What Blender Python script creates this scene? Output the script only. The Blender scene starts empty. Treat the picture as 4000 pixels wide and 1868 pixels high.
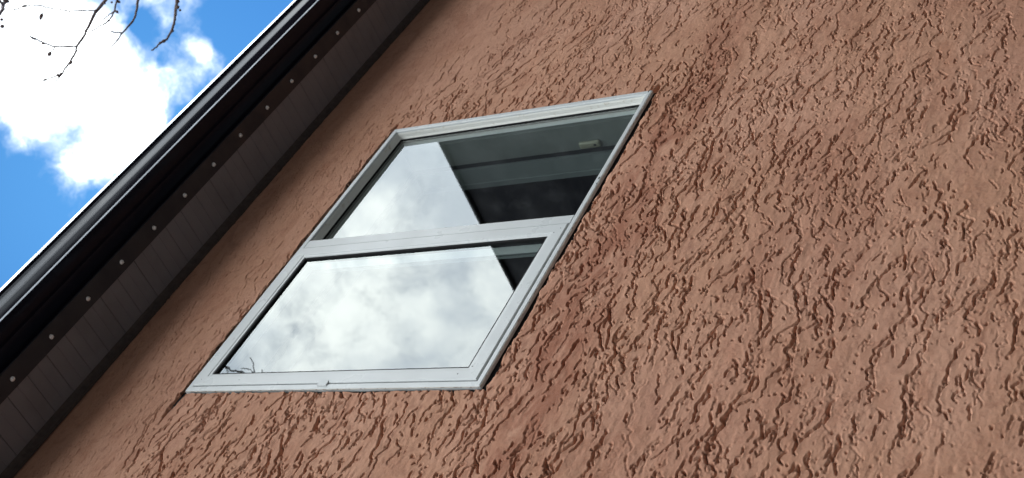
import bpy, bmesh, math, random
import numpy as np
from mathutils import Vector, Matrix

random.seed(7)
rng = np.random.default_rng(11)
scene = bpy.context.scene
C = scene.collection

# ------------------------------------------------------------------ camera
# world: x along the wall, y into the wall, z up.  Ground at z = -1.6.
RX = Vector((.38911635, .38776917, -.83559771))      # image right
DN = Vector((-.61862384, .78211179, .07487118))      # image down
FW = Vector((.68256356, .48778707, .54421573))       # view direction
cam_d = bpy.data.cameras.new('camera')
cam = bpy.data.objects.new('camera', cam_d)
C.objects.link(cam)
cam.matrix_world = Matrix((
    (RX.x, -DN.x, -FW.x, 0), (RX.y, -DN.y, -FW.y, 0), (RX.z, -DN.z, -FW.z, 0), (0, 0, 0, 1)))
cam_d.sensor_width = 36
cam_d.lens = 36 * 5112 / 4000
cam_d.clip_start = .05
cam_d.clip_end = 3000
cam_d.dof.use_dof = True
cam_d.dof.focus_distance = 3.75
cam_d.dof.aperture_fstop = 7.0
scene.camera = cam
GROUND = -1.6

# ------------------------------------------------------------------ render / colour
scene.view_settings.view_transform = 'Standard'
scene.view_settings.look = 'None'
scene.view_settings.exposure = 1.0
scene.view_settings.gamma = 1.0
scene.view_settings.use_curve_mapping = False

# ------------------------------------------------------------------ node helper
class NT:
    def __init__(s, tree):
        s.t = tree
        tree.nodes.clear()
    def n(s, typ, **kw):
        nd = s.t.nodes.new(typ)
        for k, v in kw.items():
            if k.startswith('i_'):
                nd.inputs[k[2:].replace('_', ' ')].default_value = v
            else:
                setattr(nd, k, v)
        return nd
    def l(s, a, b):
        s.t.links.new(a, b)
    def val(s, x, sock):
        if isinstance(x, (int, float)):
            sock.default_value = x
        else:
            s.l(x, sock)
    def math(s, op, a, b=0.0, c=0.0, clamp=False):
        nd = s.n('ShaderNodeMath', operation=op, use_clamp=clamp)
        s.val(a, nd.inputs[0]); s.val(b, nd.inputs[1]); s.val(c, nd.inputs[2])
        return nd.outputs[0]
    def vec(s, op, a, b=None, scale=None):
        nd = s.n('ShaderNodeVectorMath', operation=op)
        s.l(a, nd.inputs[0])
        if b is not None:
            if isinstance(b, (tuple, list, Vector)):
                nd.inputs[1].default_value = tuple(b)
            else:
                s.l(b, nd.inputs[1])
        if scale is not None:
            nd.inputs['Scale'].default_value = scale
        return nd.outputs['Value'] if op in ('LENGTH', 'DISTANCE', 'DOT_PRODUCT') else nd.outputs[0]
    def smooth(s, x, a, b, lo=0.0, hi=1.0):
        nd = s.n('ShaderNodeMapRange', interpolation_type='SMOOTHSTEP')
        s.l(x, nd.inputs[0])
        for i, v in enumerate((a, b, lo, hi)):
            nd.inputs[i + 1].default_value = v
        return nd.outputs[0]
    def noise(s, vec, scale, detail=4, rough=.55, dist=0.0, color=False):
        nd = s.n('ShaderNodeTexNoise')
        s.l(vec, nd.inputs['Vector'])
        nd.inputs['Scale'].default_value = scale
        nd.inputs['Detail'].default_value = detail
        nd.inputs['Roughness'].default_value = rough
        nd.inputs['Distortion'].default_value = dist
        return nd.outputs['Color'] if color else nd.outputs['Fac']
    def mix(s, f, a, b):
        nd = s.n('ShaderNodeMix', data_type='RGBA')
        s.val(f, nd.inputs[0])
        for v, i in ((a, 6), (b, 7)):
            if isinstance(v, tuple):
                nd.inputs[i].default_value = (v[0], v[1], v[2], 1)
            else:
                s.l(v, nd.inputs[i])
        return nd.outputs[2]

# ------------------------------------------------------------------ sky (world)
SUN_ELEV = math.radians(50)
SUN_AZ = math.radians(60)          # compass angle of the sun, from +Y (behind the house) towards +X
sun_dir = Vector((math.sin(SUN_AZ) * math.cos(SUN_ELEV), math.cos(SUN_AZ) * math.cos(SUN_ELEV), math.sin(SUN_ELEV)))
world = bpy.data.worlds.new('World')
scene.world = world
world.use_nodes = True
w = NT(world.node_tree)
sky = w.n('ShaderNodeTexSky', sky_type='NISHITA', sun_disc=False, sun_elevation=SUN_ELEV,
          sun_rotation=SUN_AZ, altitude=200, air_density=1.0, dust_density=.4, ozone_density=2.5)
tc = w.n('ShaderNodeTexCoord')
D = w.vec('NORMALIZE', tc.outputs['Generated'])
def pix(u, v):
    return (RX * ((u - 2000) / 5112) + DN * ((v - 934) / 5112) + FW).normalized()
# cloud banks (+) and clear gaps (-): direction, angular radius, weight
banks = [((150, 150), .075, .34), ((120, 420), .045, .22), ((420, 330), .055, .30), ((380, 600), .035, .26),
         ((560, 560), .034, .20), ((330, 700), .026, .18), ((800, 190), .022, .22), ((730, 330), .020, .10), ((640, 260), .018, .10),
         ((560, 100), .020, -.22), ((980, 60), .045, -.40), ((1000, 330), .03, -.35), ((0, 900), .060, -.42),
         ((120, 1100), .05, -.38), ((640, 250), .01, -.10), ((60, 700), .02, -.14), ((1100, 500), .05, -.2), ((735, 470), .018, -.16)]
warp = w.noise(D, 22, 5, .6, color=True)
warp = w.vec('SUBTRACT', warp, (.5, .5, .5))
warp = w.vec('SCALE', warp, scale=.035)
DW = w.vec('ADD', D, warp)
bias = None
for (u, v), r, a in banks:
    d = w.vec('DISTANCE', DW, pix(u, v))
    g = w.smooth(d, 0, r, a, 0)
    bias = g if bias is None else w.math('ADD', bias, g)
sep = w.n('ShaderNodeSeparateXYZ'); w.l(D, sep.inputs[0])
front = w.smooth(sep.outputs['Y'], -.25, .10, .33, 0)
big = w.noise(D, 5.0, 3, .5)
fine = w.noise(DW, 24, 9, .62)
dens = w.math('ADD', w.math('MULTIPLY', fine, .74), w.math('MULTIPLY', big, .28))
dens = w.math('ADD', dens, bias)
dens = w.math('ADD', dens, front)
mask = w.smooth(dens, .45, .75)
shade = w.noise(DW, 8, 5, .52, .2)
shade = w.smooth(shade, .38, .62)
core = w.smooth(dens, .56, .90)
cl = w.mix(core, (.50, .60, .74), w.mix(shade, (1.16, 1.28, 1.40), (2.14, 2.22, 2.16)))
tint = w.n('ShaderNodeMix', data_type='RGBA', blend_type='MULTIPLY')
tint.inputs[0].default_value = 1
w.l(sky.outputs[0], tint.inputs[6]); tint.inputs[7].default_value = (.20, .66, 1.18, 1)
bg1 = w.n('ShaderNodeBackground'); w.l(tint.outputs[2], bg1.inputs[0]); bg1.inputs[1].default_value = .05
bg2 = w.n('ShaderNodeBackground'); w.l(cl, bg2.inputs[0]); bg2.inputs[1].default_value = 1.0
mx = w.n('ShaderNodeMixShader'); w.l(mask, mx.inputs[0]); w.l(bg1.outputs[0], mx.inputs[1]); w.l(bg2.outputs[0], mx.inputs[2])
out = w.n('ShaderNodeOutputWorld'); w.l(mx.outputs[0], out.inputs[0])

sun_l = bpy.data.lights.new('sun', 'SUN')
sun_l.energy = 3.0
sun_l.angle = math.radians(.5)
sun_l.color = (1, .95, .88)
sun = bpy.data.objects.new('sun', sun_l)
C.objects.link(sun)
sun.rotation_euler = sun_dir.to_track_quat('Z', 'Y').to_euler()

# ------------------------------------------------------------------ materials
def mat(name, col, rough=.6, metal=0.0, spec=.5, noise=None, bump=None, coat=0.0, tint=None, ior=1.5):
    """noise=(scale, (r,g,b), lo, hi): blotches of a second colour; bump=(scale, strength, distance)"""
    m = bpy.data.materials.new(name)
    m.use_nodes = True
    t = NT(m.node_tree)
    b = t.n('ShaderNodeBsdfPrincipled')
    o = t.n('ShaderNodeOutputMaterial')
    t.l(b.outputs[0], o.inputs[0])
    b.inputs['Base Color'].default_value = (*col, 1)
    b.inputs['Roughness'].default_value = rough
    b.inputs['Metallic'].default_value = metal
    b.inputs['Specular IOR Level'].default_value = spec
    b.inputs['Coat Weight'].default_value = coat
    b.inputs['IOR'].default_value = ior
    if tint: b.inputs['Specular Tint'].default_value = (*tint, 1)
    g = t.n('ShaderNodeNewGeometry')
    P = g.outputs['Position']
    if noise:
        f = t.smooth(t.noise(P, noise[0], 6, .6), noise[2], noise[3])
        t.l(t.mix(f, col, noise[1]), b.inputs['Base Color'])
        r = t.smooth(t.noise(P, noise[0] * 1.7, 4, .6), .3, .7, rough * .8, min(1, rough * 1.25))
        t.l(r, b.inputs['Roughness'])
    if bump:
        bp = t.n('ShaderNodeBump')
        bp.inputs['Strength'].default_value = bump[1]
        bp.inputs['Distance'].default_value = bump[2]
        t.l(t.noise(P, bump[0], 5, .6), bp.inputs['Height'])
        t.l(bp.outputs[0], b.inputs['Normal'])
    return m

def stucco_material():
    m = bpy.data.materials.new('terracotta_stucco')
    m.use_nodes = True
    t = NT(m.node_tree)
    b = t.n('ShaderNodeBsdfPrincipled'); o = t.n('ShaderNodeOutputMaterial'); t.l(b.outputs[0], o.inputs[0])
    P = t.n('ShaderNodeNewGeometry').outputs['Position']
    mp = t.n('ShaderNodeMapping'); t.l(P, mp.inputs[0]); mp.inputs['Scale'].default_value = (.45, 1, 1)
    S = mp.outputs[0]
    base = (.525, .268, .168)
    c = t.mix(t.smooth(t.noise(S, 3.2, 5, .6, .4), .38, .64), base, (.57, .300, .200))
    c = t.mix(t.smooth(t.noise(S, 9, 5, .65, .8), .47, .68, 0, .65), c, (.42, .185, .108))
    c = t.mix(t.smooth(t.noise(P, 30, 6, .7), .50, .66, 0, .55), c, (.36, .155, .095))
    # weathered rusty band below the sill, where water leaves the window
    sp = t.n('ShaderNodeSeparateXYZ'); t.l(P, sp.inputs[0])
    wob = t.math('MULTIPLY', t.math('SUBTRACT', t.noise(P, 2.2, 4, .6), .5), .20)
    dz = t.math('ABSOLUTE', t.math('SUBTRACT', t.math('ADD', sp.outputs['Z'], wob), 1.84))
    band = t.math('MULTIPLY', t.smooth(dz, .03, .15, 1, 0), t.smooth(t.noise(S, 11, 6, .65, .5), .36, .60))
    band = t.math('MULTIPLY', band, t.smooth(sp.outputs['X'], 4.3, 3.7))
    c = t.mix(t.math('MULTIPLY', band, .85), c, (.33, .120, .066))
    d2 = t.smooth(t.noise(S, 1.5, 6, .62, .6), .46, .68, 0, .48)
    c = t.mix(d2, c, (.370, .158, .098))
    d3 = t.smooth(t.noise(mp.outputs[0], 6.0, 7, .7, 1.0), .55, .68, 0, .35)
    c = t.mix(d3, c, (.31, .135, .092))
    # fine speckle of the mineral grain
    c = t.mix(t.smooth(t.noise(P, 260, 3, .6), .35, .75, 0, .22), c, (.52, .34, .27))
    t.l(c, b.inputs['Base Color'])
    b.inputs['Roughness'].default_value = .82
    b.inputs['Specular IOR Level'].default_value = .25
    bp = t.n('ShaderNodeBump'); bp.inputs['Strength'].default_value = .85; bp.inputs['Distance'].default_value = .0020
    h = t.math('ADD', t.noise(P, 120, 7, .72), t.math('MULTIPLY', t.noise(P, 320, 3, .6), .35))
    t.l(h, bp.inputs['Height']); t.l(bp.outputs[0], b.inputs['Normal'])
    return m

def glass_material():
    m = bpy.data.materials.new('window_glass')
    m.use_nodes = True
    t = NT(m.node_tree)
    o = t.n('ShaderNodeOutputMaterial')
    fr = t.n('ShaderNodeFresnel')
    geo = t.n('ShaderNodeNewGeometry')      # same strength of reflection from either side of the pane
    t.l(t.math('ADD', 2.55, t.math('MULTIPLY', geo.outputs['Backfacing'], 1 / 2.55 - 2.55)), fr.inputs['IOR'])
    tr = t.n('ShaderNodeBsdfTransparent'); tr.inputs[0].default_value = (.86, .93, .91, 1)
    gl = t.n('ShaderNodeBsdfGlossy'); gl.inputs['Roughness'].default_value = 0.0; gl.inputs[0].default_value = (.96, 1, .995, 1)
    mx = t.n('ShaderNodeMixShader'); t.l(fr.outputs[0], mx.inputs[0]); t.l(tr.outputs[0], mx.inputs[1]); t.l(gl.outputs[0], mx.inputs[2])
    t.l(mx.outputs[0], o.inputs[0])
    return m

M = dict(
    stucco=stucco_material(),
    glass=glass_material(),
    pvc=mat('white_pvc', (.64, .665, .67), .32, noise=(5, (.61, .63, .63), .45, .75)),
    pvc_aged=mat('yellowed_pvc', (.72, .72, .68), .45, noise=(40, (.55, .50, .42), .55, .75)),
    sealant=mat('sealant', (.62, .57, .50), .7, noise=(60, (.25, .17, .12), .52, .62), bump=(150, .6, .002)),
    gasket=mat('black_rubber', (.010, .010, .011), .75, spec=.2),
    gutter=mat('dark_coated_steel', (.006, .006, .012), .17, spec=.5, ior=1.20, tint=(.72, .84, 1.0), noise=(2.5, (.011, .009, .015), .4, .7), bump=(1.2, .06, .01)),
    trim=mat('dark_trim_steel', (.0045, .004, .009), .50, noise=(8, (.006, .005, .010), .4, .7)),
    soffit=mat('brown_soffit', (.150, .138, .148), .55, noise=(5, (.125, .115, .122), .4, .7), bump=(60, .2, .001)),
    screw=mat('galvanised_screw', (.88, .87, .86), .4, metal=.2, noise=(200, (.5, .48, .48), .5, .7)),
    drip=mat('galvanised_edge', (.85, .88, .92), .28, metal=.85, noise=(20, (.70, .72, .76), .5, .8)),
    roof=mat('roof_sheet', (.05, .03, .03), .5, noise=(4, (.07, .045, .04), .4, .7)),
    bead=mat('bead_highlight_paint', (.17, .20, .25), .3, noise=(6, (.13, .16, .21), .4, .7)),  # lighter grey stands for sky light caught by the gutter lip
    walltrim=mat('wall_trim_shade', (.055, .036, .030), .7, noise=(30, (.04, .027, .024), .4, .7)),  # dark colour imitates soft shade where wall meets soffit
    reveal=mat('grey_reveal', (.200, .212, .205), .55, noise=(9, (.17, .18, .17), .4, .7)),
    casing=mat('inner_casing', (.21, .235, .235), .35),
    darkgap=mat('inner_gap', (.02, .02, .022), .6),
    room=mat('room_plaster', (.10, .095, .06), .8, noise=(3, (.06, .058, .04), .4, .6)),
    sensor=mat('sensor_plastic', (.33, .315, .24), .4),
    bark=mat('birch_twig_bark', (.16, .125, .125), .75, noise=(60, (.20, .17, .165), .45, .65), bump=(200, .5, .002)),
    trunk=mat('birch_trunk_bark', (.55, .52, .48), .8, noise=(9, (.05, .045, .04), .56, .62), bump=(40, .6, .01)),
    bud=mat('catkin_brown', (.11, .07, .06), .8),
    ground=mat('yard_ground', (.075, .078, .075), .95, noise=(.9, (.10, .10, .095), .4, .6), bump=(12, .8, .03)),
    nwall=mat('neighbour_render', (.02, .019, .024), .85, noise=(1.5, (.03, .028, .032), .4, .6)),
    nglass=mat('neighbour_glass', (.02, .025, .03), .08),
)

# ------------------------------------------------------------------ object helpers
def tag(o, label=None, cat=None, group=None, kind=None):
    if label: o['label'] = label
    if cat: o['category'] = cat
    if group: o['group'] = group
    if kind: o['kind'] = kind
    return o

def empty(name, loc):
    o = bpy.data.objects.new(name, None)
    o.location = loc
    o.empty_display_size = .2
    C.objects.link(o)
    return o

def put(name, me, parent=None):
    """mesh data is in world coordinates; a direct child of a root Empty is moved back by the root's place"""
    o = bpy.data.objects.new(name, me)
    C.objects.link(o)
    if parent is not None:
        o.parent = parent
        if parent.type == 'EMPTY':
            o.location = -Vector(parent.location)
    return o

class MB:
    def __init__(s):
        s.bm = bmesh.new()
    def box(s, a, b):
        r = bmesh.ops.create_cube(s.bm, size=1)
        c = [(a[i] + b[i]) / 2 for i in range(3)]
        d = [abs(b[i] - a[i]) for i in range(3)]
        for v in r['verts']:
            v.co = Vector((v.co.x * d[0] + c[0], v.co.y * d[1] + c[1], v.co.z * d[2] + c[2]))
        return s
    def prism_x(s, prof, x0, x1, closed=True):
        """extrude a (y,z) profile along x"""
        A = [s.bm.verts.new((x0, y, z)) for y, z in prof]
        B = [s.bm.verts.new((x1, y, z)) for y, z in prof]
        n = len(prof)
        for i in range(n if closed else n - 1):
            j = (i + 1) % n
            s.bm.faces.new((A[i], A[j], B[j], B[i]))
        if closed:
            s.bm.faces.new(A[::-1]); s.bm.faces.new(B)
        return s
    def ring(s, o, i, prof_o_y, prof_i_y):
        """picture-frame prism between outer rect o and inner rect i (x0,z0,x1,z1) with mitred corners;
        prof: list of (t, y): t=0 at outer edge, 1 at inner edge"""
        prof = prof_o_y
        loops = []
        for t, y in prof:
            r = [o[k] + (i[k] - o[k]) * t for k in range(4)]
            loops.append([s.bm.verts.new(p) for p in ((r[0], y, r[1]), (r[2], y, r[1]), (r[2], y, r[3]), (r[0], y, r[3]))])
        n = len(loops)
        for a in range(n):
            A = loops[a]; B = loops[(a + 1) % n]
            for q in range(4):
                p = (q + 1) % 4
                s.bm.faces.new((A[q], A[p], B[p], B[q]))
        return s
    def ball(s, c, r, sc=(1, 1, 1), seg=10):
        res = bmesh.ops.create_uvsphere(s.bm, u_segments=seg, v_segments=max(4, seg // 2 + 1), radius=r)
        for v in res['verts']:
            v.co = Vector((v.co.x * sc[0] + c[0], v.co.y * sc[1] + c[1], v.co.z * sc[2] + c[2]))
        return s
    def tube(s, pts, rad, seg=7):
        pts = [Vector(p) for p in pts]
        rings = []
        n = len(pts)
        ref = Vector((.3, .5, .8)).normalized()
        for k, p in enumerate(pts):
            d = (pts[min(k + 1, n - 1)] - pts[max(k - 1, 0)]).normalized()
            a = d.cross(ref)
            if a.length < .1:
                a = d.cross(Vector((1, 0, 0)))
            a.normalize(); b = d.cross(a)
            r = rad[k] if isinstance(rad, (list, tuple)) else rad
            rings.append([s.bm.verts.new(p + (a * math.cos(2 * math.pi * q / seg) + b * math.sin(2 * math.pi * q / seg)) * r) for q in range(seg)])
        for k in range(n - 1):
            for q in range(seg):
                p = (q + 1) % seg
                s.bm.faces.new((rings[k][q], rings[k][p], rings[k + 1][p], rings[k + 1][q]))
        s.bm.faces.new(rings[0][::-1]); s.bm.faces.new(rings[-1])
        return s
    def mesh(s, name, material, smooth=False, bevel=0):
        bmesh.ops.recalc_face_normals(s.bm, faces=s.bm.faces)
        if bevel:
            bmesh.ops.bevel(s.bm, geom=[e for e in s.bm.edges if e.calc_face_angle(0) > .5], offset=bevel, segments=2, profile=.6, affect='EDGES', clamp_overlap=True)
        me = bpy.data.meshes.new(name)
        s.bm.to_mesh(me); s.bm.free()
        me.materials.append(material)
        if smooth:
            me.polygons.foreach_set('use_smooth', [True] * len(me.polygons))
        return me
    def build(s, name, material, parent=None, smooth=False, bevel=0):
        return put(name, s.mesh(name, material, smooth, bevel), parent)

# ------------------------------------------------------------------ ground
g = MB()
g.bm.faces.new([g.bm.verts.new(p) for p in ((-1500, -1500, GROUND), (1500, -1500, GROUND), (1500, 1500, GROUND), (-1500, 1500, GROUND))])
tag(g.build('ground', M['ground']), kind='structure')

# ------------------------------------------------------------------ the house
house = tag(empty('house', (2.5, 2.0, GROUND)),
            'house with rough terracotta pink stucco wall, white window and dark eave overhead', 'house')
ZS = 3.6586                                  # underside of the soffit
HX0, HX1, HY1 = -3.0, 8.0, 10.0
OPX0, OPX1, OPZ0, OPZ1 = 2.1195, 3.6045, 2.0035, 3.1765     # opening in the stucco

# ---- grooved stucco, real relief
def smooth_noise(nx, nz, cx, cz, seed):
    r = np.random.default_rng(seed)
    gx, gz = int(nx / cx) + 4, int(nz / cz) + 4
    G = r.standard_normal((gx, gz))
    X = np.arange(nx) / cx; Z = np.arange(nz) / cz
    xi = X.astype(int); zi = Z.astype(int)
    fx = X - xi; fz = Z - zi
    fx = fx * fx * (3 - 2 * fx); fz = fz * fz * (3 - 2 * fz)
    a = G[np.ix_(xi, zi)]; b = G[np.ix_(xi + 1, zi)]; c = G[np.ix_(xi, zi + 1)]; d = G[np.ix_(xi + 1, zi + 1)]
    fx = fx[:, None]; fz = fz[None, :]
    return (a * (1 - fx) + b * fx) * (1 - fz) + (c * (1 - fx) + d * fx) * fz

FX0, FX1, FZ0, FZ1 = 1.40, 5.30, .20, ZS
STEPX, STEPZ = .0032, .0021
def axis(stops, step):
    out = [np.array([stops[0]])]
    for a, b in zip(stops[:-1], stops[1:]):
        n = max(2, int(round((b - a) / step)))
        out.append(np.linspace(a, b, n + 1)[1:])
    return np.concatenate(out)
xs = axis([FX0, OPX0, OPX1, FX1], STEPX)
zs = axis([FZ0, OPZ0, OPZ1, FZ1], STEPZ)
nx, nz = len(xs), len(zs)

def image_pos(x, z):
    p = np.stack([x, np.full_like(x, 2.0), z])
    rx = RX.x * p[0] + RX.y * p[1] + RX.z * p[2]
    dn = DN.x * p[0] + DN.y * p[1] + DN.z * p[2]
    fw = FW.x * p[0] + FW.y * p[1] + FW.z * p[2]
    return rx / fw * 5112, dn / fw * 5112
def near_view(x, z, m):
    u, v = image_pos(x, z)
    return (np.abs(u) < 2000 + m) & (np.abs(v) < 934 + m)

dens_map = smooth_noise(nx, nz, 95, 70, 1) * .6 + smooth_noise(nx, nz, 38, 30, 2) * .5
def sample(F, x, z):
    i = np.clip(((x - FX0) / (FX1 - FX0) * (nx - 1)).astype(int), 0, nx - 1)
    j = np.clip(((z - FZ0) / (FZ1 - FZ0) * (nz - 1)).astype(int), 0, nz - 1)
    return F[i, j]

# calmer towards the eave, strongest beside and below the window
def strength(x, z):
    s = 1.0 - .78 * np.clip((z - 2.95) / .30, 0, 1)
    s = s * (1.0 - .62 * np.clip((x - 3.45) / .9, 0, 1))
    s = s * (1.0 - .45 * np.clip((1.45 - z) / .8, 0, 1))
    s = s + .25 * np.exp(-((z - 1.85) / .20) ** 2)
    return s

px, pz, pw, pd = [], [], [], []
flow_a = smooth_noise(nx, nz, 40, 42, 31); flow_b = smooth_noise(nx, nz, 5, 6, 32)
def add_stroke(x, z, length, width, depth, wander, th0=0.0, follow=1.0):
    step = .0024
    n = max(3, int(length / step))
    nk = max(2, int(length / .006) + 2)
    jit = np.interp(np.linspace(0, nk - 1, n), np.arange(nk), rng.normal(0, wander, nk)) + th0
    # follow the trowel's drag: neighbouring grooves bend together
    cx = x + np.arange(n) * step * .93
    th = jit
    if follow:
        cz = z + np.cumsum(np.sin(jit)) * step
        for _ in range(2):
            th = jit + follow * (.20 * sample(flow_a, cx, cz) + .45 * sample(flow_b, cx, cz))
            th = np.clip(th, -1.35, 1.35)
            cx = x + np.cumsum(np.cos(th)) * step
            cz = z + np.cumsum(np.sin(th)) * step
    else:
        cx = x + np.cumsum(np.cos(th)) * step
        cz = z + np.cumsum(np.sin(th)) * step
    t = np.linspace(0, 1, n)
    dd = depth * (np.minimum(1, .30 + t * 4.0)) * (np.minimum(1, .30 + (1 - t) * 8)) * (1 + .40 * np.interp(t * nk, np.arange(nk + 1), rng.normal(0, 1, nk + 1)))
    ww = width * (.85 + .3 * t)
    px.append(cx); pz.append(cz); pw.append(ww); pd.append(np.clip(dd, .0003, .0200))

z = FZ0
while z < FZ1:
    x = FX0 - rng.uniform(0, .1)
    while x < FX1:
        L = float(np.clip(rng.lognormal(math.log(.050), .85), .008, .36))
        gap = float(np.clip(rng.lognormal(math.log(.016), .9), .003, .12))
        zz = z + rng.normal(0, .005)
        X1 = np.array([x + L * .5]); Z1 = np.array([zz])
        if near_view(X1, Z1, 480)[0]:
            s_ = float(strength(X1, Z1)[0]); d_ = float(sample(dens_map, X1, Z1)[0])
            if rng.random() < .74 + .34 * d_:
                dep = rng.uniform(.0080, .0180) if rng.random() < .68 else rng.uniform(.0018, .0045)
                add_stroke(x, zz, L, rng.uniform(.0018, .0032), dep * s_, .42, 0.0)
        x += L + gap
    z += rng.uniform(.0092, .0165)
N = 21000                                     # short pits and torn spots left by single grains
sx = rng.uniform(FX0, FX1, N); sz = rng.uniform(FZ0, FZ1, N)
dm = sample(dens_map, sx, sz); st = strength(sx, sz)
keep = near_view(sx, sz, 420) & (rng.uniform(0, 1, N) < np.clip(.42 + .42 * dm, .05, 1))
for x, z, s in zip(sx[keep], sz[keep], st[keep]):
    add_stroke(x, z, min(.05, rng.lognormal(math.log(.009), .6)), rng.uniform(.0016, .0033), rng.uniform(.0045, .0110) * s, .8, rng.normal(0, .4), 0)
px = np.concatenate(px); pz = np.concatenate(pz); pw = np.concatenate(pw); pd = np.concatenate(pd)
groove = np.zeros(nx * nz); rim = np.zeros(nx * nz)
ci = np.searchsorted(xs, px); cj = np.searchsorted(zs, pz)
for di in range(-4, 5):
    for dj in range(-6, 7):
        I = ci + di; J = cj + dj
        ok = (I >= 0) & (I < nx) & (J >= 0) & (J < nz)
        I = I[ok]; J = J[ok]
        r = np.hypot(xs[I] - px[ok], zs[J] - pz[ok]); ww = pw[ok]; dd = pd[ok]
        q = r / ww
        np.minimum.at(groove, I * nz + J, -dd * np.exp(-q ** 3.4))
        np.maximum.at(rim, I * nz + J, .16 * np.minimum(dd, .008) * np.exp(-((q - 1.75) / .6) ** 2))
groove = groove.reshape(nx, nz); rim = rim.reshape(nx, nz)
deep = np.clip(-groove / .0012, 0, 1)
XX, ZZ = np.meshgrid(xs, zs, indexing='ij')
S2 = np.clip(strength(XX, ZZ), .3, 1)
blot = smooth_noise(nx, nz, 12, 6, 5)
H = groove + rim * (1 - deep)
H += .0007 * smooth_noise(nx, nz, 26, 16, 3) + .0010 * np.clip(blot, -1, .5) * .55 + .00040 * smooth_noise(nx, nz, 5, 4, 4) * (.5 + .5 * S2)
H += .00032 * smooth_noise(nx, nz, 1.7, 2.1, 14) * np.clip(.5 + .8 * smooth_noise(nx, nz, 30, 30, 15), .1, 1.6)
H += .0040 * smooth_noise(nx, nz, 190, 150, 6)
# rough thickened edge round the opening and the saw cuts that run past its corners
edge_up = np.exp(-((ZZ - (OPZ1 + .006)) / .006) ** 2) * ((XX > 2.10) & (XX < 3.62))
H += edge_up * .0034 * np.clip(smooth_noise(nx, nz, 16, 9, 9) + .2, 0, 1.4)
def cut(x0, z0, x1, z1, wdt, dep):
    global H
    t = np.clip((XX - x0) / (x1 - x0), 0, 1)
    inside = (XX >= min(x0, x1)) & (XX <= max(x0, x1))
    wob = .002 * smooth_noise(nx, nz, 7, 400, 12)
    d = np.abs(ZZ - (z0 + (z1 - z0) * t) - wob)
    H = H - inside * dep * (1 - t * .55) * np.exp(-(d / (wdt * (1 - .5 * t))) ** 4)
cut(OPX0, 3.1665, 2.020, 3.1700, .0115, .045)
cut(OPX0 - .08, 3.1680, 1.985, 3.1660, .0045, .010)
cut(OPX1, 3.1680, 3.655, 3.1700, .0100, .040)
cut(OPX1, 2.0110, 3.645, 2.0080, .0105, .038)
H = H - .010 * np.exp(-((ZZ - (OPZ0 - .0015)) / .0045) ** 2) * ((XX > OPX0) & (XX < OPX1)) * (ZZ < OPZ0 + .001) * np.clip(.45 + .5 * smooth_noise(nx, nz, 14, 400, 13), 0, 1)

cell_in = np.ones((nx - 1, nz - 1), bool)
cxm = (xs[1:] + xs[:-1]) / 2; czm = (zs[1:] + zs[:-1]) / 2
CX, CZ = np.meshgrid(cxm, czm, indexing='ij')
hole = (CX > OPX0) & (CX < OPX1) & (CZ > OPZ0) & (CZ < OPZ1)
TS = 24
tile_on = np.zeros_like(cell_in)
coarse = []
for a in range(0, nx - 1, TS):
    for b in range(0, nz - 1, TS):
        a1, b1 = min(a + TS, nx - 1), min(b + TS, nz - 1)
        cxx = np.array([xs[a], xs[a1], xs[a], xs[a1]]); czz = np.array([zs[b], zs[b], zs[b1], zs[b1]])
        if near_view(cxx, czz, 330).any():
            tile_on[a:a1, b:b1] = True
        else:
            coarse.append((xs[a], xs[a1], zs[b], zs[b1]))
cell_in &= tile_on & ~hole
ii, jj = np.nonzero(cell_in)
q = np.stack([ii * nz + jj, (ii + 1) * nz + jj, (ii + 1) * nz + jj + 1, ii * nz + jj + 1], 1)
used, inv = np.unique(q, return_inverse=True)
quads = inv.reshape(-1, 4)
ux, uz = used // nz, used % nz
vx = xs[ux].copy(); vz = zs[uz].copy()
vy = 2.0 - H[ux, uz]
# ragged opening edge
eps = 1e-6
rag = smooth_noise(nx, nz, 5, 5, 21)[ux, uz]; rag2 = smooth_noise(nx, nz, 17, 17, 22)[ux, uz]
onx0 = (abs(vx - OPX0) < eps) & (vz > OPZ0 - eps) & (vz < OPZ1 + eps)
onx1 = (abs(vx - OPX1) < eps) & (vz > OPZ0 - eps) & (vz < OPZ1 + eps)
onz0 = (abs(vz - OPZ0) < eps) & (vx > OPX0 - eps) & (vx < OPX1 + eps)
onz1 = (abs(vz - OPZ1) < eps) & (vx > OPX0 - eps) & (vx < OPX1 + eps)
vx[onx0] += np.clip(rag[onx0] + rag2[onx0], -1.5, 1.5) * .0014
vx[onx1] += np.clip(rag[onx1] + .8 * rag2[onx1], -1.5, 1.5) * .0020 - .0012
vz[onz0] += np.clip(rag[onz0] + rag2[onz0], -1.5, 1.5) * .0009
vz[onz1] += np.clip(rag[onz1] + rag2[onz1], -1.5, 1.5) * .0018
verts = np.stack([vx, vy, vz], 1)
quads = quads[:, [0, 1, 2, 3]]
nv0 = len(verts)
extra_v, extra_f = [], []
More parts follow.
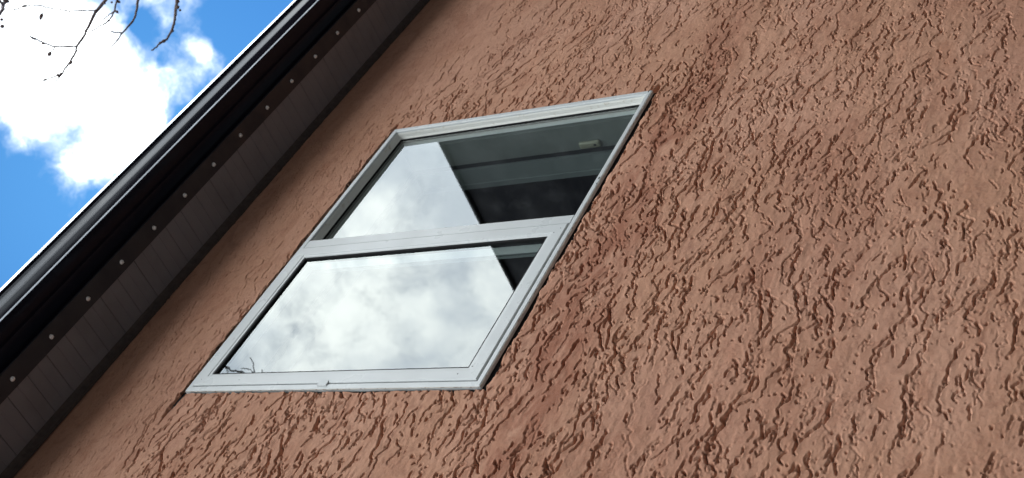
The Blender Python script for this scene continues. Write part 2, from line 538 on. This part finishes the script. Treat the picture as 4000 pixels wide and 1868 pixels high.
# reveal strips from the opening edge into the wall
def strip(selmask, order, key):
    idx = np.nonzero(selmask)[0]
    idx = idx[np.argsort(key[idx])]
    base = nv0 + len(extra_v)
    for i in idx:
        extra_v.append((verts[i, 0], 2.085, verts[i, 2]))
    for k in range(len(idx) - 1):
        extra_f.append((idx[k], idx[k + 1], base + k + 1, base + k))
strip(onx0, 0, vz); strip(onx1, 0, vz); strip(onz0, 0, vx); strip(onz1, 0, vx)
def flat(x0, x1, z0, z1):
    b = nv0 + len(extra_v)
    extra_v.extend([(x0, 2.0, z0), (x1, 2.0, z0), (x1, 2.0, z1), (x0, 2.0, z1)])
    extra_f.append((b, b + 1, b + 2, b + 3))
for c_ in coarse: flat(*c_)
flat(HX0, HX1, GROUND, FZ0); flat(HX0, FX0, FZ0, FZ1); flat(FX1, HX1, FZ0, FZ1); flat(HX0, HX1, FZ1, FZ1 + .10)
V = np.concatenate([verts, np.array(extra_v)])
F = np.concatenate([quads, np.array(extra_f)])
me = bpy.data.meshes.new('wall')
me.vertices.add(len(V)); me.vertices.foreach_set('co', V.astype(np.float32).ravel())
me.loops.add(F.size); me.loops.foreach_set('vertex_index', F.astype(np.int32).ravel())
me.polygons.add(len(F)); me.polygons.foreach_set('loop_start', np.arange(0, F.size, 4, dtype=np.int32))
me.polygons.foreach_set('loop_total', np.full(len(F), 4, np.int32))
me.polygons.foreach_set('use_smooth', np.ones(len(F), bool))
me.update(calc_edges=True)
me.validate()
me.materials.append(M['stucco'])
wall = put('wall', me, house)
print('wall quads', len(F), flush=True)

# ---- other walls of the house and the room behind the window
m = MB()
m.box((HX0, 2.09, GROUND), (OPX0 - .05, 2.278, ZS + .1))
m.box((OPX1 + .05, 2.09, GROUND), (HX1, 2.278, ZS + .1))
m.box((OPX0 - .05, 2.09, GROUND), (OPX1 + .05, 2.278, OPZ0 - .05))
m.box((OPX0 - .05, 2.09, OPZ1 + .05), (OPX1 + .05, 2.278, ZS + .1))
m.box((HX0, 2.278, GROUND), (HX0 + .3, HY1, ZS + .1))
m.box((HX1 - .3, 2.278, GROUND), (HX1, HY1, ZS + .1))
m.box((HX0 + .3, HY1 - .3, GROUND), (HX1 - .3, HY1, ZS + .1))
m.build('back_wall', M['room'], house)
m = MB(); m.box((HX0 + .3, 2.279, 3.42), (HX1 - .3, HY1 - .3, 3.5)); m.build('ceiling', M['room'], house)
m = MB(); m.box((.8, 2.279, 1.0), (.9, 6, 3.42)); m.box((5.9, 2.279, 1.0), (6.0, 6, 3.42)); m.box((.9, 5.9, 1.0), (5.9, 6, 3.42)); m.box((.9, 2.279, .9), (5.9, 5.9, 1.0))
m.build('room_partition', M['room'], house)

# ---- roof
ridge_y = (1.6 + HY1 + .4) / 2
rz = 3.735 + (ridge_y - 1.6) * math.tan(math.radians(28))
m = MB(); m.prism_x([(1.633, 3.841), (ridge_y, rz + .10), (HY1 + .4, 3.841), (HY1 + .4, 3.80), (ridge_y, rz + .04), (1.68, 3.80)], HX0 - .3, HX1 + .3)
m.build('roof', M['roof'], house)
for xx in (HX0, HX1 - .3):
    m = MB(); m.prism_x([(2.0, 3.762), (HY1, 3.762), (ridge_y, rz - .08)], xx + .01, xx + .29)
    m.build('gable', M['room'], house)

# ---- soffit boards
PITCH = .0984
x_first = .9815 * 2 - PITCH / 2
soffit = MB().box((HX0 - .3, 1.80, ZS + .012), (HX1 + .3, 2.0, ZS + .03)).build('soffit', M['trim'], house)
k0 = int((HX0 - x_first) / PITCH); k1 = int((HX1 - x_first) / PITCH)
pb = MB()
hw = PITCH / 2 - .0005
prof = [(-hw, ZS + .011), (-hw, ZS + .002), (-hw + .002, ZS), (-.003, ZS), (-.0012, ZS + .0014), (.0012, ZS + .0014), (.003, ZS), (hw - .002, ZS), (hw, ZS + .002), (hw, ZS + .011)]
A = [pb.bm.verts.new((x, 1.79, z)) for x, z in prof]; B = [pb.bm.verts.new((x, 1.998, z)) for x, z in prof]
for i in range(len(prof)):
    j = (i + 1) % len(prof); pb.bm.faces.new((A[i], A[j], B[j], B[i]))
pb.bm.faces.new(A); pb.bm.faces.new(B[::-1])
panel_me = pb.mesh('soffit_board', M['soffit'])
for k in range(k0, k1):
    o = put('soffit_board', panel_me, soffit)
    o.location = (x_first + (k + .5) * PITCH, 0, random.uniform(-.0006, .0006))
# quarter trim against the wall, its dark brown painting the shade under the soffit
MB().prism_x([(2.002, ZS - .001), (2.002, ZS - .022), (1.992, ZS - .021), (1.987, ZS - .014), (1.980, ZS - .006), (1.972, ZS - .001)], HX0, HX1).build('wall_trim', M['walltrim'], soffit)

# ---- eave trim with screws
trim = MB().prism_x([(1.805, 3.6520), (1.8065, 3.6575), (1.800, 3.6578), (1.735, 3.6600), (1.735, 3.6535), (1.738, 3.6515)], HX0 - .3, HX1 + .3)
trim = trim.build('eave_trim', M['trim'], house)
sb = MB()
sb.ball((0, 0, 0), .0088, (1, 1, .55), 10)
sb.box((-.0045, -.0045, -.0062), (.0045, .0045, -.002))
screw_me = sb.mesh('screw', M['screw'], True)
for k in range(-22, 28):
    o = put('screw', screw_me, trim)
    o.location = (.9815 * 2 + k * PITCH * 2 + random.uniform(-.003, .003), 1.7735 + random.uniform(-.0015, .0015), 3.6505)
    o.rotation_euler = (random.uniform(-.15, .15), random.uniform(-.15, .15), random.uniform(0, 3))

# ---- gutter: underside, bead, dark cove, bulging face
prof = [(1.7700, 3.6600), (1.7700, 3.6900), (1.7500, 3.6940), (1.7300, 3.6990), (1.7140, 3.7040), (1.6980, 3.7060), (1.6780, 3.7010), (1.6400, 3.6985),
        (1.6315, 3.6988), (1.6302, 3.7000), (1.6300, 3.7150), (1.6288, 3.7165), (1.6172, 3.7445), (1.6167, 3.7470), (1.6165, 3.7600), (1.6165, 3.7800), (1.6158, 3.7980), (1.6130, 3.8060), (1.6055, 3.8140)]
inner = [(1.6200, 3.8140), (1.64, 3.77), (1.78, 3.77), (1.78, 3.66)]
m = MB(); m.prism_x(prof + inner, HX0 - .3, HX1 + .3)
gut = m.build('gutter', M['gutter'], house, smooth=False)
for p in gut.data.polygons:
    p.use_smooth = True
es = {e.key: e for e in gut.data.edges}
gut.data.set_sharp_from_angle(angle=math.radians(13))
MB().prism_x([(1.6297, 3.7010), (1.6292, 3.7025), (1.6292, 3.7138), (1.6297, 3.7150), (1.6310, 3.7140), (1.6310, 3.7015)], HX0 - .29, HX1 + .29).build('gutter_bead_highlight', M['bead'], gut)  # thin strip, its pale colour paints the highlight along the bead
# bright metal drip edge in lengths, butted with small gaps
stops = [HX0 - .3, .71, 1.56, 2.413, 3.276, 4.13, 4.98, 5.83, 6.68, HX1 + .3]
for a, b in zip(stops[:-1], stops[1:]):
    dz = random.uniform(-.0012, .0012)
    m = MB(); m.prism_x([(1.6056, 3.8148 + dz), (1.6048, 3.8158 + dz), (1.6044, 3.8330 + dz), (1.6090, 3.8350 + dz), (1.632, 3.8420), (1.632, 3.8250), (1.609, 3.8152 + dz)], a + .002, b - .002)
    m.build('drip_edge', M['drip'], gut)

# ------------------------------------------------------------------ the window
FO = (2.129, 2.0230, 3.6050, 3.1586)          # outer frame outline x0,z0,x1,z1
YF = 1.9965                                   # front of the outer frame
YB = 2.070
MUL0, MUL1 = 2.8520, 2.8925
# outer frame as four mitred members + mullion
win = MB()
fr_in = (FO[0] + .021, FO[1] + .0185, FO[2] - .023, FO[3] - .0230)
def bar_prof(m, o, i, y0, y1, rb=.0025):
    m.ring(o, i, [(0, y1), (0, y0 + rb), (.12, y0), (.88, y0), (1, y0 + rb), (1, y1)], None)
bar_prof(win, FO, fr_in, YF, YB)
win.box((MUL0, YF, fr_in[1] + .0005), (MUL1, YB, fr_in[3] - .0005))
window = win.build('window', M['pvc'], house, bevel=.0008)
window['label'] = 'white plastic two-part window, narrow mullion, opening sash beside a fixed pane'

# glazing bead of the fixed light: sloping inner faces
fx = (MUL1, fr_in[1], fr_in[2], fr_in[3])
YG = 2.033                                    # fixed glass plane
def inset(r, d): return (r[0] + d, r[1] + d, r[2] - d, r[3] - d)
bd = MB()
def ringrect(m, rects_y, close=True):
    loops = []
    for r, y in rects_y:
        loops.append([m.bm.verts.new(p) for p in ((r[0], y, r[1]), (r[2], y, r[1]), (r[2], y, r[3]), (r[0], y, r[3]))])
    n = len(loops)
    for a in range(n if close else n - 1):
        A = loops[a]; B = loops[(a + 1) % n]
        for q_ in range(4):
            p_ = (q_ + 1) % 4
            m.bm.faces.new((A[q_], A[p_], B[p_], B[q_]))
ringrect(bd, [(inset(fx, .0006), 2.046), (inset(fx, .0006), 2.004), (inset(fx, .0030), 2.009), (inset(fx, .0045), 2.022), (inset(fx, .0085), 2.0285), (inset(fx, .0085), 2.046)])
bd.build('glazing_bead', M['pvc_aged'], window, smooth=False)
gk = MB(); ringrect(gk, [(inset(fx, .0086), 2.045), (inset(fx, .0086), 2.0292), (inset(fx, .0125), 2.0300), (inset(fx, .0130), 2.045)])
gk.build('rubber_gasket', M['gasket'], window)
def pane(rect, y, name):
    m = MB()
    m.bm.faces.new([m.bm.verts.new(p) for p in ((rect[0], y, rect[1]), (rect[2], y, rect[1]), (rect[2], y, rect[3]), (rect[0], y, rect[3]))])
    m.build(name, M['glass'], window)
pane(inset(fx, .0126), YG, 'fixed_pane')

# opening sash, a little proud of the frame
SO = (2.1530, 2.0440, 2.8495, 3.1450)
SI = (2.2035, 2.0960, 2.7945, 3.0930)
YS = 1.9940
sa = MB()
ringrect(sa, [(SO, 2.055), (SO, YS + .003), (inset(SO, .003), YS), (inset(SI, -.012), YS), (inset(SI, -.0095), YS + .0018), (inset(SI, -.0015), YS + .0022), (SI, YS + .0045), (inset(SI, .0005), 2.002), (inset(SI, .0005), 2.055)])
sash = sa.build('sash', M['pvc'], window)
# dark groove all round the sash
gr = MB(); ringrect(gr, [(inset(SO, -.0025), 2.05), (inset(SO, -.0025), YF + .0042), (inset(SO, -.0002), YF + .0042), (inset(SO, -.0002), 2.05)])
gr.build('sash_seal', M['gasket'], window)
gk = MB(); ringrect(gk, [(inset(SI, .0006), 2.02), (inset(SI, .0006), 1.9990), (inset(SI, .0070), 2.0005), (inset(SI, .0076), 2.02)])
gk.build('rubber_gasket', M['gasket'], window)
pane(inset(SI, .0072), 2.0065, 'sash_pane')
# white clip that bridges the groove at the sash edge
MB().box((2.1385, YS - .0015, 2.574), (2.1590, YS + .006, 2.610)).build('frame_clip', M['pvc'], window, bevel=.0015)
m = MB()
ringrect(m, [((OPX0 - .003, OPZ0 - .003, FO[2] + .0005, OPZ1 + .003), 2.06), ((OPX0 - .003, OPZ0 - .003, FO[2] + .0005, OPZ1 + .003), 2.0120),
             ((FO[0] + .0005, FO[1] + .0005, FO[2] - .0005, FO[3] - .0005), 2.0110), ((FO[0] + .0005, FO[1] + .0005, FO[2] - .0005, FO[3] - .0005), 2.06)])
m.box((2.035, 2.0110, 3.155), (OPX0 - .004, 2.05, 3.184))
m.box((FO[2] + .001, 2.0110, 3.156), (3.640, 2.05, 3.182))
m.box((FO[2] + .001, 2.0170, 1.998), (3.632, 2.05, 2.022))
m.build('gap_shade_filler', M['gasket'], window)  # black strips put in for the shade inside the gap and corner cuts
# sealant round the sill and jambs
m = MB()
def bead_line(m, p0, p1, r, seg=60):
    pts = []; rad = []
    for k in range(seg + 1):
        t = k / seg
        p = Vector(p0).lerp(Vector(p1), t)
        pts.append(p + Vector((0, random.uniform(-.0006, .0004), random.uniform(-.0006, .0006))))
        rad.append(r * random.uniform(.7, 1.2))
    m.tube(pts, rad, 6)
bead_line(m, (2.130, 1.9995, 2.0222), (3.604, 1.9995, 2.0222), .0013, 160)
bead_line(m, (2.1283, 2.000, 2.024), (2.1283, 2.000, 3.157), .0011, 120)
m.build('sealant_bead', M['sealant'], window, smooth=True)
# little drain caps and chips on the sill member
for (c_, r, sc) in (((3.598, YF - .0003, 2.0345), .0045, (1.6, .25, .6)), ((3.085, YF - .0003, 2.0300), .0040, (1.8, .25, .55)), ((3.055, YF - .0003, 2.0270), .0030, (1.2, .25, .6))):
    MB().ball(c_, r, sc, 8).build('paint_chip', M['darkgap'], window)
for (x, z, r) in ((2.176, 2.118, .0022), (2.205, 2.083, .0022), (2.805, 2.078, .0020), (2.825, 2.062, .0018), (2.172, 2.95, .0016), (2.178, 3.12, .0016)):
    MB().ball((x, YS - .0001, z), r, (1, .3, 1), 8).build('speck', M['darkgap'], window)

# inner lining of the opening seen through the glass
LX0, LX1, LZ0, LZ1 = 2.150, 3.560, 2.045, 3.135
m = MB()
for (y0, y1) in ((2.0705, 2.172),):
    m.box((LX1, y0, LZ0), (OPX1 + .049, y1, LZ1)); m.box((OPX0 - .049, y0, LZ0), (LX0, y1, LZ1))
    m.box((OPX0 - .049, y0, LZ1), (OPX1 + .049, y1, OPZ1 + .049)); m.box((OPX0 - .049, y0, OPZ0 - .049), (OPX1 + .049, y1, LZ0))
m.build('reveal', M['reveal'], window)
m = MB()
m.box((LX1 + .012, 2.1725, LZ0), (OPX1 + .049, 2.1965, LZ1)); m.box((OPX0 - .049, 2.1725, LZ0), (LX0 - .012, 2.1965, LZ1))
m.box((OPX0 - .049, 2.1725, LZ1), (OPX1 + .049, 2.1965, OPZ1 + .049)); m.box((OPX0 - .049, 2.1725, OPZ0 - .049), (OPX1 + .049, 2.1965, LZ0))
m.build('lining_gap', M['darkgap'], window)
m = MB()
m.box((LX1 - .002, 2.197, LZ0), (OPX1 + .049, 2.262, LZ1)); m.box((OPX0 - .049, 2.197, LZ0), (LX0 + .002, 2.262, LZ1))
m.box((OPX0 - .049, 2.197, LZ1), (OPX1 + .049, 2.262, OPZ1 + .049)); m.box((OPX0 - .049, 2.197, OPZ0 - .049), (OPX1 + .049, 2.262, LZ0))
m.box((LX1 - .008, 2.2625, LZ0), (OPX1 + .10, 2.283, LZ1)); m.box((OPX0 - .10, 2.2625, LZ0), (LX0 + .008, 2.283, LZ1))
m.build('inner_casing', M['casing'], window)
# inner side of the mullion and frames behind the glass
m = MB()
m.box((2.806, 2.0555, LZ0 + .001), (2.925, 2.066, LZ1 - .001))
m.box((2.800, 2.0665, LZ0 + .001), (2.930, 2.076, LZ1 - .001))
m.build('inner_mullion', M['casing'], window)
# white sensor on the right-hand lining
sn = MB(); sn.box((3.5435, 2.137, 2.272), (3.5598, 2.163, 2.356))
sensor = sn.build('window_sensor', M['sensor'], bevel=.006)
for p in sensor.data.polygons: p.use_smooth = True
ctr = Vector((3.55, 2.15, 2.272))
tag(sensor, 'small white oval sensor stuck on the grey lining behind the fixed pane', 'sensor')
MB().ball((3.5430, 2.150, 2.290), .0045, (.4, 1, 1.3), 8).build('sensor_eye', M['darkgap'], sensor)

# ------------------------------------------------------------------ neighbouring building (seen only mirrored in the glass)
nb = tag(empty('neighbouring_building', (12.0, -6.0, GROUND)), 'dark rendered neighbouring building mirrored low in the window glass', 'building')
NX, NZ = 12.0, 12.34 / 1.205
m = MB(); m.box((NX + .4, -14, GROUND), (NX + 9, .2, NZ - .04)); m.build('wall', M['nwall'], nb)
m = MB(); m.box((NX + .34, -14.1, NZ - .04), (NX + 9.4, .3, NZ)); m.build('roof', M['nwall'], nb)
for zz in (0.2, 3.2, 6.2):
    for yy in (-12, -9, -6, -3):
        m = MB(); m.box((NX + .37, yy, zz), (NX + .4, yy + 1.3, zz + 1.5)); wn = m.build('window', M['nglass'], nb)
        fm = MB(); ringr = [(yy - .06, zz - .06), (yy + 1.36, zz + 1.56)]
        fm.box((NX + .30, yy - .06, zz - .06), (NX + .40, yy, zz + 1.56)); fm.box((NX + .30, yy + 1.3, zz - .06), (NX + .40, yy + 1.36, zz + 1.56))
        fm.box((NX + .30, yy, zz - .06), (NX + .40, yy + 1.3, zz)); fm.box((NX + .30, yy, zz + 1.5), (NX + .40, yy + 1.3, zz + 1.56))
        fm.build('frame', M['nwall'], wn)

# unseen building added across the yard to block low sky light from the wall
ob = tag(empty('added_opposite_building', (4.0, -11.0, GROUND)), 'unseen dark flat-roofed building added opposite the window wall to block low sky', 'building')
MB().box((-14, -20, GROUND), (10.5, -10.0, 9.0)).build('wall', M['nwall'], ob)
MB().box((-14.3, -20.3, 9.001), (10.8, -9.7, 9.25)).build('roof', M['nwall'], ob)
for zz in (0.0, 3.0, 6.0):
    for xx in range(-13, 9, 3):
        wn = MB().box((xx, -9.998, zz), (xx + 1.5, -9.95, zz + 1.5)).build('window', M['nglass'], ob)
        MB().box((xx - .1, -9.998, zz - .12), (xx + 1.6, -9.86, zz - .002)).build('sill', M['nwall'], wn)

# ------------------------------------------------------------------ birch tree in the yard
DS, RS = 1.50, 1.5
tree = tag(empty('birch_tree', (8.6, -5.2, GROUND)), 'bare birch whose thin budding twigs hang in front of the white cloud', 'tree')
def wpt(u, v, dist):
    return pix(u, v) * dist
def z7(a, b): return (a * .3325, b * .3325)
def twig(path, dists, r0, r1, name='branch', wob=.0015, sub=4):
    """path in directions (where each bend stands), at its own distance"""
    P = [wpt(*z7(*p), d * DS) for p, d in zip(path, dists)]; r0 *= RS; r1 *= RS
    pts = []
    for a, b in zip(P[:-1], P[1:]):
        for k in range(sub):
            pts.append(a.lerp(b, k / sub))
    pts.append(P[-1])
    n = len(pts)
    pts = [p + Vector([random.gauss(0, wob) for _ in range(3)]) if 0 < i < n - 1 else p for i, p in enumerate(pts)]
    rad = [(r0 + (r1 - r0) * i / (n - 1)) * random.uniform(.88, 1.15) for i in range(n)]
    m = MB(); m.tube(pts, rad, 7)
    o = m.build(name, M['bark'], tree, smooth=True)
    return o, pts
def lin(a, b, n): return [a + (b - a) * i / (n - 1) for i in range(n)]
tips = []
b1, p1 = twig([(1620, -560), (1400, -230), (1240, 0), (1120, 150), (1040, 310), (980, 440), (905, 545), (890, 610), (800, 760), (730, 870), (650, 955)], lin(5.9, 5.5, 11), .0078, .0026)
twig([(730, 870), (670, 890), (600, 915), (500, 948)], lin(5.53, 5.45, 4), .0030, .0022)
twig([(905, 545), (740, 548), (650, 550), (510, 505), (430, 465), (350, 430)], lin(5.58, 5.4, 6), .0036, .0026)
twig([(650, 550), (610, 600), (585, 630)], lin(5.5, 5.46, 3), .0024, .0020)
twig([(1130, 122), (980, 124), (810, 130), (650, 103), (540, 88), (470, 62), (330, 68), (210, 98), (150, 125)], lin(5.68, 5.4, 9), .0028, .0020)
twig([(540, 88), (500, 170), (475, 225)], lin(5.48, 5.45, 3), .0013, .0018)
b2, p2 = twig([(1520, -420), (1420, -150), (1372, 0), (1345, 130), (1280, 240), (1180, 310), (1075, 365)], lin(5.9, 5.6, 7), .0048, .0022)
twig([(1345, 130), (1290, 170), (1240, 210), (1200, 240)], lin(5.75, 5.7, 4), .0022, .0022)
b3, p3 = twig([(1600, -460), (1640, -160), (1622, 0), (1600, 150), (1560, 250), (1440, 385), (1360, 500), (1270, 608)], lin(5.9, 5.6, 8), .0066, .0022)
twig([(1440, 385), (1370, 382), (1305, 374)], lin(5.68, 5.62, 3), .0026, .0030)
b4, p4 = twig([(1760, -600), (1980, -260), (2080, 0), (2058, 150), (2050, 260), (2020, 350), (1960, 465), (1885, 500), (1840, 550), (1780, 592)], lin(5.9, 5.6, 10), .0078, .0026)
b5, p5 = twig([(300, -600), (140, -120), (70, 10), (40, 60), (35, 110), (-20, 180)], lin(6.0, 5.7, 6), .0100, .0060)
twig([(40, 60), (15, 30), (-40, -40)], lin(5.75, 5.7, 3), .0060, .0050)
twig([(100, 15), (55, 10), (10, -20)], lin(5.78, 5.75, 3), .0060, .0050)
def bud(a, b, a2, b2, d, r, name='catkin'):
    p, q_ = wpt(*z7(a, b), d * DS), wpt(*z7(a2, b2), d * DS); r *= RS
    m = MB()
    n = 7
    pts = [p.lerp(q_, k / (n - 1)) for k in range(n)]
    rad = [r * max(.25, math.sin(math.pi * (k + .6) / (n + .2))) * random.uniform(.85, 1.15) for k in range(n)]
    m.tube(pts, rad, 7)
    m.build(name, M['bud'], tree, smooth=True)
for args in [(495, 155, 470, 235, 5.45, .008), (600, 610, 565, 660, 5.46, .009), (850, 715, 815, 765, 5.53, .0055), (255, 75, 325, 68, 5.42, .0055), (700, 880, 665, 890, 5.52, .008),
             (735, 855, 700, 890, 5.53, .0065), (500, 495, 515, 525, 5.45, .008), (425, 470, 350, 430, 5.42, .0050), (1400, 5, 1385, 35, 5.8, .009), (1385, 128, 1362, 152, 5.74, .009),
             (1300, 35, 1325, 22, 5.78, .0055), (2085, -10, 2082, 40, 5.78, .0100), (2105, 70, 2070, 105, 5.75, .008), (2118, 108, 2112, 135, 5.75, .006), (2030, 340, 2015, 385, 5.68, .0075),
             (1955, 470, 1890, 500, 5.66, .0080), (1885, 490, 1880, 520, 5.65, .0070), (0, 240, 38, 222, 5.7, .007), (0, 320, 50, 300, 5.7, .009), (1285, 230, 1270, 255, 5.68, .0060),
             (560, 930, 500, 948, 5.46, .0045), (1235, 25, 1215, 45, 5.72, .0080), (1135, 115, 1125, 135, 5.68, .0075), (70, 5, 50, 25, 5.76, .012), (180, 50, 165, 45, 5.44, .004), (825, 130, 808, 136, 5.56, .004)]:
    bud(*args)
# limbs that carry the twigs, and the trunk
def limb(pts, r0, r1, mt='bark', name='branch', sub=6, wob=.01):
    P = [Vector(p) for p in pts]
    out_ = []
    n = len(P)
    for i in range(n - 1):
        a0 = P[max(i - 1, 0)]; a1 = P[i]; a2 = P[i + 1]; a3 = P[min(i + 2, n - 1)]
        for k in range(sub):
            t = k / sub
            out_.append(.5 * ((2 * a1) + (a2 - a0) * t + (2 * a0 - 5 * a1 + 4 * a2 - a3) * t * t + (-a0 + 3 * a1 - 3 * a2 + a3) * t ** 3))
    out_.append(P[-1])
    L = len(out_)
    out_ = [p + Vector([random.gauss(0, wob) for _ in range(3)]) if 0 < i < L - 1 else p for i, p in enumerate(out_)]
    m = MB(); m.tube(out_, [r0 + (r1 - r0) * i / (L - 1) for i in range(L)], 9)
    m.build(name, M[mt], tree, smooth=True)
    return out_
hub = Vector((6.4, -2.2, 10.3))
limb([(8.6, -5.2, GROUND), (8.5, -5.1, 2), (8.65, -5.2, 6), (8.5, -5.0, 9), (8.6, -5.1, 12)], .17, .03, 'trunk', 'trunk', wob=.004)
limb([(8.6, -5.15, 7.0), (7.5, -3.8, 8.6), hub], .055, .022)
for pts_, r in ((p1, .0078), (p2, .0048), (p3, .0066), (p4, .0078), (p5, .010)):
    e = pts_[0]
    mid = hub.lerp(e, .5) + Vector((0, 0, .12))
    limb([hub, mid, e], .014, r, wob=.006)
# upper limbs; their thin ends are mirrored in the sash pane
gp = Vector((2.25, 2.0, 2.98))
def mirror_dir(u, v):
    d = pix(u, v); return Vector((d.x, -d.y, d.z))
def mpt(u, v, dist):
    d = pix(u, v)
    hit = d * (2.0065 / d.y)
    return hit + Vector((d.x, -d.y, d.z)) * (dist - hit.length)
def z8(a, b): return (600 + a * .31056, 1350 + b * .31056)
up_end = mpt(*z8(560, 100), 9.2)
limb([(8.55, -5.1, 10.8), (6.9, -2.4, 11.5), (5.0, -.9, 10.0), up_end], .05, .006)
def mt_(path, d, r0, r1):
    P = [mpt(*z8(*p), d + .02 * i) for i, p in enumerate(path)]
    limb([tuple(p) for p in P], r0 * .62, r1 * .7, wob=.004, sub=4)
for path, d, r0, r1 in [
    ([(560, 100), (780, 200), (905, 265), (940, 290), (985, 310), (1060, 325), (1110, 335), (1170, 372), (1230, 430), (1400, 600)], 9.2, .0110, .0075),
    ([(905, 265), (925, 300), (940, 372), (900, 370), (865, 350)], 9.24, .0075, .005),
    ([(1400, 600), (1330, 450), (1285, 372), (1262, 300), (1245, 220), (1210, 150)], 9.38, .0075, .0045),
    ([(1262, 340), (1210, 310), (1150, 290), (1100, 285)], 9.42, .0055, .0045),
    ([(1400, 600), (1375, 470), (1362, 372), (1362, 305)], 9.38, .006, .004)]:
    mt_(path, d, r0, r1)
for k in range(9):                            # the crown on the far side, away from the window
    a = random.uniform(-2.6, .2)
    z0 = random.uniform(5, 11)
    L = random.uniform(1.2, 2.4)
    s_ = Vector((8.6, -5.15, z0))
    e = s_ + Vector((.25 * abs(math.cos(a)) * L, -abs(math.sin(a)) * L - .5, random.uniform(.6, 1.4)))
    mid = s_.lerp(e, .5) + Vector((0, 0, .25))
    limb([s_, mid, e], .035, .006)
    for q_ in range(3):
        e2 = e.lerp(mid, random.random()) + Vector((random.uniform(-.1, .2), random.uniform(-.9, -.1), random.uniform(-.6, .5)))
        limb([e.lerp(mid, .2 * q_), e2], .010, .003, sub=4)
